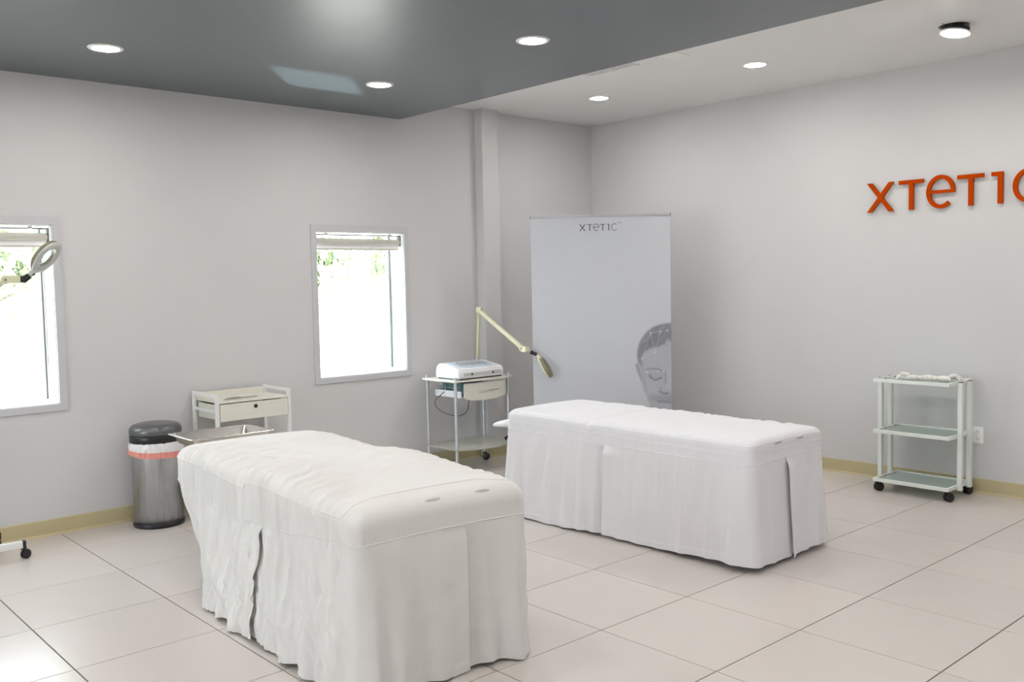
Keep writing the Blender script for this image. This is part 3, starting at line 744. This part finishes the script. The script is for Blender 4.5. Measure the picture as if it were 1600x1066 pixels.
# headrest pad and its lever
pf = np.array([[0,.0,.0], [.03,.0,.0]])
nu, nv = 28, 24; U_, V_ = np.meshgrid(np.linspace(0, 1, nu), np.linspace(0, 2*PI, nv, endpoint=False), indexing='ij')
wid = .125*np.sqrt(np.clip(1-(np.clip(U_-.0, 0, 1))**3.2, 0, 1))+.004; thk = (.028+.035*(1-U_)**2)*np.sqrt(np.clip(1-U_**4, 0, 1))+.002
PX = wid*np.sign(np.cos(V_))*np.abs(np.cos(V_))**.7; PZ = thk*np.sign(np.sin(V_))*np.abs(np.sin(V_))**.8; PZ = np.where(PZ < 0, PZ*.35, PZ)
HP = np.stack([1.30+PX-.02*U_, 1.265+.27*U_, .545+PZ+.03*(1-U_)], -1)
hr = MB().grid(HP.transpose(1,0,2), wrap=True); hr.add(HP[-1].tolist(), [tuple(range(nv))], True); hr.add(HP[0].tolist(), [tuple(range(nv))[::-1]])
h = hr.build('headrest', M_padB, tB)
MB().tube([(1.27,1.30,.53), (1.21,1.33,.50), (1.18,1.35,.475)], [.007,.009,.011], 10).build('lever', M_black, h)
MB().tube([(1.175,1.24,.62), (1.175,1.245,.02)], .011, 10).build('rear_post', M_black, tB)
shB = Sheet(*TB, aB, bB, HB, hfB, dfB, ofB, zband=.128, R=.045, hem=.014)
ubB = shB.R*PI/2
shB.make('smooth bright white fitted sheet with pleated skirt on the far treatment table beside the banner', M_sheetB, sgn=(1,1.7,1,1), slits=[shB.s_end(-.02), shB.s_left(.05), shB.s_left(.05)-2.4, shB.s_end(.36)+.9], seams=((lambda q, s: 0*q+s.R*PI/2*.75, .0022), (lambda q, s: 0*q+s.R*PI/2+.128-s.R-.002, .0024), (lambda q, s: 0*q+s.R*PI/2+.028, .0016)), handles=((.105, ubB*.9), (-.115, ubB*.9)))

# ------------------------------------------------------------ waste bin
bx, by = -.672, 2.70
t = thing('waste_bin', (bx, by, 0), 'brushed steel waste bin with grey lid and red-banded liner by the wall', 'bin')
k = dict(n=56)
MB().lathe([(.10,0), (.157,0), (.160,.006), (.160,.026), (.156,.03)], (bx,by,0), **k).build('base_ring', M_black, t)
MB().lathe([(.15,.028), (.155,.030), (.155,.565)], (bx,by,0), **k).build('body', M_steel, t)
MB().lathe([(.156,.545), (.161,.55), (.161,.592), (.157,.60), (.13,.60)], (bx,by,0), **k).build('collar', M_black, t)
MB().lathe([(.158,.600), (.163,.604), (.163,.628), (.158,.645), (.14,.660), (.11,.668), (.001,.670)], (bx,by,0), **k).build('lid', M_lid, t)
S, Zb = np.meshgrid(np.linspace(0, 2*PI, 160, endpoint=False), np.linspace(0, 1, 16), indexing='ij')
rr = .1625+.006*ridge(S*9, Zb*1.5, 51)+.003*vnoise(S*25, Zb*2, 52)+.010*Zb; lowz = .462+.02*np.sin(S*2+1.2)+.012*np.sin(S*3)
zz = .552+(lowz-.552)*Zb
P = np.stack([bx+rr*np.cos(S), by+rr*np.sin(S), zz], -1)
MB().grid(P[:, :11], wrap=True).build('bin_liner', M_bag, t, fixn=False)
MB().grid((P+np.stack([.001*np.cos(S), .001*np.sin(S), 0*S], -1))[:, 9:], wrap=True).build('liner_drawstring', M_red, t, fixn=False)

# ------------------------------------------------------------ drawer trolley by the window wall (left)
x0, x1, y0, y1, zt = -.342, .208, 2.50, 2.885, .83
t = thing('drawer_trolley', ((x0+x1)/2, (y0+y1)/2, 0), 'cream trolley with one drawer against the wall beside the waste bin', 'trolley')
for (px_, py_) in ((x0,y0), (x1-.024,y0), (x0,y1-.024), (x1-.024,y1-.024)):
    MB().box((px_, py_, .065), (px_+.024, py_+.024, zt), .003).build('post', M_wmetal, t)
    caster(t, px_+.012, py_+.012, .068, .026, .6)
for xx in (x0+.003, x1-.021):
    for zz in (zt-.022, zt-.125): MB().box((xx, y0+.024, zz), (xx+.018, y1-.024, zz+.020), .002).build('side_rail', M_wmetal, t)
MB().box((x0+.024, y0+.006, zt-.062), (x1-.024, y1-.006, zt-.050), .002).build('top_shelf', M_creamw, t)
MB().box((x0+.024, y1-.020, zt-.050), (x1-.024, y1-.008, zt-.012), .002).build('back_rail', M_creamw, t)
dr = MB().box((x0+.028, y0-.004, zt-.182), (x1-.028, y0+.012, zt-.068), .003).build('drawer', M_creamw, t)
m = MB(); m.box((x0+.032, y0+.012, zt-.175), (x0+.040, y1-.03, zt-.075)); m.box((x1-.040, y0+.012, zt-.175), (x1-.032, y1-.03, zt-.075)); m.box((x0+.04, y0+.012, zt-.175), (x1-.04, y1-.03, zt-.170)); m.box((x0+.04, y1-.036, zt-.17), (x1-.04, y1-.03, zt-.075))
m.build('drawer_tray', M_creamw, dr)
mm = Matrix.Translation(((x0+x1)/2+.005, y0-.004, zt-.098)) @ Matrix.Rotation(PI/2, 4, 'X')
MB().lathe([(.001,-.002), (.011,-.002), (.013,0), (.013,.004), (.011,.005), (.009,.003), (.001,.003)], n=24, mtx=mm).build('finger_hole', M_black, dr)
for zz in (.42, .13): MB().box((x0+.02, y0+.01, zz), (x1-.02, y1-.01, zz+.010), .002).build('shelf', M_creamw, t)
m = MB()
for yy in (y0+.012, y1-.012):
    for zz in (zt-.045, zt-.115): m.tube([(x0+.001, yy, zz), (x0-.002, yy, zz)], .004, 8)
m.build('screw_head', M_silver, t)
# tool lying on it
zt2 = zt-.050
t = thing('hand_tool', (-.12, 2.58, zt2), 'slim hand tool with grey-green handle lying on the drawer trolley', 'tool')
MB().tube([(-.245,2.585,zt2+.006), (-.22,2.585,zt2+.009), (-.17,2.588,zt2+.011), (-.13,2.590,zt2+.009), (-.115,2.590,zt2+.008)], [.003,.006,.0075,.006,.004], 12).build('handle', M_olive2 if 'M_olive2' in globals() else mat('grey_green_plastic', (.33,.34,.28), .4), t)
MB().box((-.118, 2.585, zt2+.005), (.0, 2.600, zt2+.009), .002).build('blade', mat('dull_steel', (.25,.25,.26), .4, metal=.5), t)

# ------------------------------------------------------------ instrument stand with steel tray, behind the near table
sx_, sy_ = -.60, 1.735
t = thing('instrument_stand', (sx_, sy_, 0), 'small white stand hidden behind the near table, carrying the steel tray', 'stand')
MB().box((sx_-.20, sy_-.13, .640), (sx_+.20, sy_+.13, .652), .004).build('top_plate', M_wmetal, t)
MB().tube([(sx_, sy_, .642), (sx_, sy_, .09)], .018, 14).build('pole', M_wmetal, t)
for s_ in (-1, 1):
    MB().box((sx_+s_*.10-.016, sy_-.15, .06), (sx_+s_*.10+.016, sy_+.15, .09), .004).build('foot_bar', M_wmetal, t)
    for q in (-1, 1): caster(t, sx_+s_*.10, sy_+q*.12, .062, .024, 1.0)
MB().box((sx_-.10, sy_-.016, .062), (sx_+.10, sy_+.016, .09), .004).build('cross_bar', M_wmetal, t)
def tray(x0, x1, y0, y1, zr, zb):
    t = thing('steel_tray', ((x0+x1)/2, (y0+y1)/2, zb), 'polished stainless steel tray behind the head end of the near table', 'tray')
    def ring(ins, z, r_=.03, n=8):
        pts = []
        for (cx_, cy_, a0) in ((x1-ins-r_, y1-ins-r_, 0), (x0+ins+r_, y1-ins-r_, 90), (x0+ins+r_, y0+ins+r_, 180), (x1-ins-r_, y0+ins+r_, 270)):
            for k in range(n+1):
                q = math.radians(a0+90*k/n); pts.append((cx_+r_*math.cos(q), cy_+r_*math.sin(q), z))
        return pts
    rings = [ring(.0, zr-.004, .02), ring(.0, zr, .02), ring(.018, zr, .02), ring(.022, zr-.003, .02), ring(.040, zb+.008, .025), ring(.048, zb+.002, .025), ring(.12, zb+.002, .02)]
    P = np.array(rings); m = MB().grid(P.transpose(1,0,2), wrap=True); m.add(rings[-1], [tuple(range(len(rings[-1])))])
    o = m.build('tray_body', M_tray, t, solid=.0015)
    MB().tube([Vector(p)+Vector((0,0,-.002)) for p in rings[1]], .0025, 6, closed=True).build('rolled_rim', M_tray, t)
tray(-.905, -.415, 1.555, 1.905, .712, .654)

# ------------------------------------------------------------ equipment trolley (bow-fronted) in the middle
t = thing('equipment_trolley', (1.87, 2.57, 0), 'trolley with aluminium tube posts and bowed shelves beside the pilaster', 'trolley')
def bow(x0, x1, y0, y1, sag, n=20, rc=.02):
    pts = [(x1, y1), (x0, y1), (x0, y0)]
    for k in range(1, n): q = k/n; pts.append((x0+(x1-x0)*q, y0-sag*math.sin(q*PI)))
    pts.append((x1, y0)); return pts
MB().prism(bow(1.555, 2.175, 2.365, 2.785, .03), .752, .766, bev=.002).build('top_shelf', M_creamw, t)
MB().prism(bow(1.575, 2.175, 2.385, 2.785, .10), .205, .217, bev=.002).build('lower_shelf', M_acryl, t)
for (px_, py_) in ((1.592,2.395), (1.592,2.765), (2.148,2.395), (2.19,2.765)):
    p = MB().tube([(px_, py_, .07), (px_, py_, .79)], .0135, 18).build('post', M_alu, t)
    caster(t, px_, py_, .075, .032, -.9)
dr = thing  # (drawer below the top shelf)
m = MB(); m.box((1.65,2.40,.620), (2.11,2.74,.628)); m.box((1.65,2.40,.628), (1.658,2.74,.672)); m.box((2.102,2.40,.628), (2.11,2.74,.672)); m.box((1.658,2.732,.628), (2.102,2.74,.672))
d = m.build('drawer', M_white, t)
MB().prism([(1.672,.735), (1.668,.625), (1.69,.606), (1.76,.592), (1.885,.585), (2.01,.592), (2.08,.606), (2.104,.625), (2.10,.735)], 2.372, 2.394, axes=(0,2,1), bev=.004).build('drawer_front', M_creamw, d)
MB().tube([(1.81,2.372,.663), (1.81,2.358,.663), (2.01,2.358,.668), (2.01,2.372,.668)], .0035, 8).build('handle', M_silver, d)
m = MB()
for zz in (.690, .735): m.box((1.66,2.42,zz), (1.666,2.72,zz+.010))
for yy in (2.42, 2.50, 2.60): m.box((1.658,yy,.668), (1.668,yy+.012,.752))
m.box((1.70,2.42,.632), (1.90,2.70,.735)); m.build('drawer_runner', M_teal, d)
# the machine on it
t = thing('facial_machine', (1.81, 2.52, .766), 'white desktop beauty machine with sloping control panel on the aluminium trolley', 'machine')
prof = [(2.375,.778), (2.372,.800), (2.375,.838), (2.385,.850), (2.400,.856), (2.60,.892), (2.630,.890), (2.66,.870), (2.675,.830), (2.675,.782), (2.66,.776), (2.39,.776)]
MB().prism(prof, 1.612, 2.085, axes=(1,2,0), bev=.007).build('casing', M_white, t)
MB().box((1.63,2.385,.766), (2.07,2.665,.778), .002).build('base_plate', M_black, t)
MB().box((1.665,2.3695,.795), (2.055,2.3735,.822), .0015).build('front_strip', M_lgrey, t)
for xx in (1.745, 1.965):
    mm = Matrix.Translation((xx, 2.3695, .8085)) @ Matrix.Rotation(PI/2, 4, 'X'); MB().lathe([(.001,-.001), (.008,-.001), (.008,.004), (.006,.006), (.001,.006)], n=18, mtx=mm).build('knob', M_black, t)
sl = Matrix.Translation((1.85, 2.40, .856)) @ Matrix.Rotation(math.atan2(.036,.20), 4, 'X')
MB().box((-.19,.02,.0), (.19,.195,.0025), .001, mtx=sl).build('control_panel', mat('pale_blue_panel', (.50,.58,.68), .3), t)
sc2 = MB().box((-.13,.075,.002), (.15,.165,.0035), .001, mtx=sl).build('display_strip', mat('grey_display', (.20,.23,.27), .25), t)
for k in range(9):
    for j in range(2): MB().box((-.12+k*.029, .085+j*.04, .003), (-.10+k*.029, .105+j*.04, .0055), .001, mtx=sl).build('button', M_lgrey, sc2)
pts = [(1.66,2.62,.66), (1.60,2.60,.635), (1.53,2.58,.60), (1.525,2.56,.55), (1.58,2.52,.50), (1.69,2.50,.465), (1.78,2.50,.485), (1.84,2.54,.54), (1.90,2.60,.62)]
def smooth_path(p, n=8):
    out = []; p = [Vector(q) for q in p]
    for i in range(len(p)-1):
        a, b, c, d_ = p[max(i-1,0)], p[i], p[i+1], p[min(i+2,len(p)-1)]
        for k in range(n):
            q = k/n; out.append(.5*((2*b)+(c-a)*q+(2*a-5*b+4*c-d_)*q*q+(-a+3*b-3*c+d_)*q**3))
    return out+[p[-1]]
MB().tube(smooth_path(pts), .003, 8).build('power_cord', M_black, t)

# ------------------------------------------------------------ magnifier lamps
def lamp_head(t, base, tip, nrm, dm=1.0, cover=M_olive, body=M_lgrey):
    base, tip = Vector(base), Vector(tip); ax = (tip-base); L_ = ax.length; ax.normalize()
    nrm = Vector(nrm); nrm = (nrm-ax*nrm.dot(ax)).normalized(); sd = nrm.cross(ax)
    R_ = L_*.42; c = base+ax*(L_-R_*1.0)
    mt = Matrix(((ax.x, sd.x, nrm.x, c.x), (ax.y, sd.y, nrm.y, c.y), (ax.z, sd.z, nrm.z, c.z), (0,0,0,1)))
    r_ = R_; i_ = R_*.58
    h = MB().lathe([(i_,-.006), (i_*1.2,-.010), (r_*.93,-.008), (r_,-.001), (r_,.004), (i_,.004), (i_,-.006)], n=44, sy=.82, mtx=mt).build('lamp_ring', body, t)
    MB().lathe([(i_,.005), (r_,.005), (r_*.985,.018), (r_*.93,.028), (i_*1.25,.028), (i_*1.05,.014), (i_,.005)], n=44, sy=.82, mtx=mt).build('ring_cover', cover, t)
    MB().lathe([(.001,.010), (i_*.5,.009), (i_,.006), (i_,.004), (i_*.5,.001), (.001,.0)], n=44, sy=.82, mtx=mt).build('lens', M_lens, t)
    nk = MB().tube([base, base+ax*(L_-2*R_+.02)], [.013,.020], 12, flat=.8).build('neck', body, t)
    p = base+ax*(L_-2*R_)*.6-nrm*.014; MB().tube([p-ax*.007, p+ax*.007], .006, 8).build('switch', M_black, nk)
def arm(t, p, q, w_=.018, m_=M_cream):
    p, q = Vector(p), Vector(q); d = (q-p).normalized(); s_ = d.cross(Vector((0,0,1))).normalized()
    o = MB().tube([p, q], w_, 4, upv=tuple(s_+d.cross(s_))).build('arm', m_, t)
    return o
def joint(t, p, axis, r=.024, w_=.022, m_=M_cream):
    p, axis = Vector(p), Vector(axis).normalized()
    j = MB().tube([p-axis*w_, p+axis*w_], r, 18).build('joint', m_, t)
    MB().tube([p-axis*(w_+.003), p+axis*(w_+.003)], r*.3, 10).build('screw', M_olive, j)
# clamp lamp on the equipment trolley
vx = Vector((.55,-.83,0))
t = thing('magnifier_lamp', (2.10, 2.735, .766), 'cream magnifier lamp on a folding arm above the aluminium trolley', 'lamp', None)
J1 = (2.04,2.62,1.306); J0 = (2.105,2.73,.90); J2 = Vector((2.07,2.12,1.005))
arm(t, J0, J1); arm(t, J1, J2, .020); joint(t, J1, (.62,-.78,0), .028, .020)
MB().tube([(2.10,2.735,.735), (2.10,2.735,.92)], .012, 12).build('mounting_pin', M_silver, t)
MB().box((2.075,2.70,.734), (2.125,2.79,.800), .006).build('clamp', M_cream, t)
joint(t, J2, (.9,.3,0), .022, .024); MB().box((J2.x-.022, J2.y-.055, J2.z-.028), (J2.x+.028, J2.y-.005, J2.z+.014), .006).build('bracket', M_cream, t)
K0 = Vector((2.113,2.075,.975)); K1 = Vector((2.150,2.04,.952)); K2 = Vector((2.215,1.955,.765))
MB().tube([K0, K1], [.016,.014], 14).build('swivel', M_black, t)
vd = Vector((.69,.71,-.09)); lamp_head(t, K1, K2, (K2-K1).cross(vd).normalized()*1.0-vd*.18, cover=M_olive, body=M_cream)
# floor lamp at the left edge
hx, hy = -1.98, 2.50
t = thing('magnifier_floor_lamp', (hx, hy, 0), 'cream and grey magnifier floor lamp on white caster base, at the left edge', 'lamp')
MB().lathe([(.02,.055), (.06,.06), (.06,.105), (.025,.12), (.02,.13)], (hx,hy,0), 24).build('hub', M_wmetal, t)
for k, (ex, ey) in enumerate(((-1.535,2.475), (-1.60,2.79), (-2.12,2.80), (-2.42,2.42), (-2.02,2.10))):
    d = Vector((ex-hx, ey-hy, 0)); L_ = d.length; ang = math.atan2(d.y, d.x)
    c = Matrix.Translation((hx, hy, 0)) @ Matrix.Rotation(ang, 4, 'Z')
    lg = MB().box((.03,-.017,.066), (L_-.012,.017,.106), .004, mtx=c).build('leg', M_wmetal, t)
    MB().box((L_-.016,-.018,.064), (L_+.004,.018,.108), .005, mtx=c).build('end_cap', M_black, lg)
    caster(t, ex-d.x/L_*.008, ey-d.y/L_*.008, .068, .027, ang+.5)
MB().tube([(hx,hy,.12), (hx,hy,.95)], .016, 16).build('pole', M_wmetal, t)
A0 = (hx, hy, .95); A1 = Vector((-2.22,2.46,1.32)); A2 = Vector((-1.585,2.40,1.607))
# forearm comes in low from the left and rises to the head
A1 = Vector((-1.92,2.44,1.25)); arm(t, A0, A1, .018); arm(t, A1, A2, .018); joint(t, A0, (0,1,0)); joint(t, A1, (0,1,0)); joint(t, A2, (0,1,0), .024, .018)
MB().box((-1.578,2.378,1.588), (-1.508,2.422,1.632), .005).build('bracket', M_cream, t)
B0 = Vector((-1.508,2.40,1.607)); B1 = Vector((-1.462,2.398,1.624))
MB().tube([(-1.51,2.40,1.608), (-1.485,2.40,1.608), (-1.458,2.398,1.628)], [.017,.021,.017], 14).build('swivel', M_black, t)
lamp_head(t, B1, Vector((-1.288,2.385,1.81)), (-.52,.60,.52))

# ------------------------------------------------------------ glass trolley (right)
fx0, fx1, fy0, fy1 = 3.315, 3.69, -.715, -.185
t = thing('glass_trolley', ((fx0+fx1)/2, (fy0+fy1)/2, 0), 'white metal trolley with three frosted glass shelves by the sign wall', 'trolley')
for zz in (.782, .420, .072):
    f = MB(); h_ = .024; w_ = .018
    f.box((fx0, fy0, zz), (fx0+w_, fy1, zz+h_), .002); f.box((fx1-w_, fy0, zz), (fx1, fy1, zz+h_), .002)
    f.box((fx0+w_, fy0, zz), (fx1-w_, fy0+w_, zz+h_), .002); f.box((fx0+w_, fy1-w_, zz), (fx1-w_, fy1, zz+h_), .002)
    fr = f.build('shelf_frame', M_green, t)
    MB().box((fx0+w_+.001, fy0+w_+.001, zz+.010), (fx1-w_-.001, fy1-w_-.001, zz+.016)).build('glass_shelf', M_gloss, t)
    m = MB()
    for xx in (3.455, 3.475, 3.605, 3.625):
        for (ya, sg) in ((fy1-w_, -1), (fy0+w_, 1)): m.tube([(xx, ya-.001*sg, zz+.017), (xx, ya+.002*sg, zz+.017)], .0045, 10)
    m.build('screw_head', M_black, fr)
for xx in (3.465, 3.615):
    for (ya, yb) in ((fy1+.0005, fy1+.030), (fy0-.030, fy0-.0005)):
        p = MB().box((xx-.017, ya, .062), (xx+.017, yb, .800), .003).build('post', M_green, t)
        MB().box((xx-.016, ya+.002, .800), (xx+.016, yb-.002, .804), .002).build('end_cap', M_black, p)
for (px_, py_) in ((fx0+.03, fy1-.02), (fx0+.03, fy0+.02), (fx1-.03, fy1-.02), (fx1-.03, fy0+.02)): caster(t, px_, py_, .074, .031, -1.0+.5*px_%1-.2, .044)

# crumpled gloves on the top shelf
def glove(cx_, cy_, z, rot, seed, label, flip=1):
    rnd = random.Random(seed); bm = bmesh.new(); mb = MB()
    def el(c, s_, n=3):
        b2 = bmesh.new(); bmesh.ops.create_icosphere(b2, subdivisions=n, radius=1)
        for v in b2.verts: v.co = Vector((c[0]+v.co.x*s_[0], c[1]+v.co.y*s_[1], c[2]+v.co.z*s_[2]))
        mb.bm(b2)
    el((0,0,.012), (.048,.040,.011)); el((-.055,0,.012), (.045,.030,.011)); el((-.085,.004,.014), (.022,.034,.013))
    for k in range(4):
        yy = (-.030+.020*k); L_ = (.055,.072,.076,.060)[k]; b_ = rnd.uniform(-.02,.02); hz_ = rnd.uniform(.0,.016)
        mb.tube([(.025,yy*.8,.012), (.045,yy,.012+hz_), (.045+L_*.5,yy+b_*.5,.012+hz_*1.2), (.045+L_*.85,yy+b_,.009), (.045+L_,yy+b_*1.3,.008)], [.010,.0095,.009,.008,.004], 10)
    mb.tube([(-.02,.03*flip,.012), (.01,.055*flip,.016), (.035,.072*flip,.010)], [.011,.010,.005], 10)
    c = Matrix.Translation((cx_, cy_, z)) @ Matrix.Rotation(rot, 4, 'Z')
    A = np.array(mb.v); nz_ = vnoise(A[:,0]*70+9, A[:,1]*70+9, seed)*.010*np.clip(A[:,2]/.012, 0, 1); A[:,2] = np.maximum(A[:,2]*1.5+nz_*1.4, .0015)
    mb.v = [tuple(c @ Vector(p)) for p in A]; mb.sm = [True]*len(mb.f)
    o = mb.build('glove', M_glove); md = o.modifiers.new('remesh', 'REMESH'); md.mode = 'VOXEL'; md.voxel_size = .0035; md.use_smooth_shade = True
    tx = bpy.data.textures.new('crumple', 'CLOUDS'); tx.noise_scale = .018; m2 = o.modifiers.new('crumple', 'DISPLACE'); m2.texture = tx; m2.strength = .006; m2.mid_level = .5
    tag(o, label, 'glove')
glove(3.44, -.42, .801, PI/2+.25, 3, 'crumpled white glove on top of the glass trolley, the left one of the pair')
glove(3.50, -.60, .801, -PI/2+.5, 8, 'crumpled white glove on the glass trolley, right one near the black post caps', -1)
print('tiles', tn, 'size', sum(len(o.data.polygons) for o in bpy.data.objects if o.type == 'MESH'))
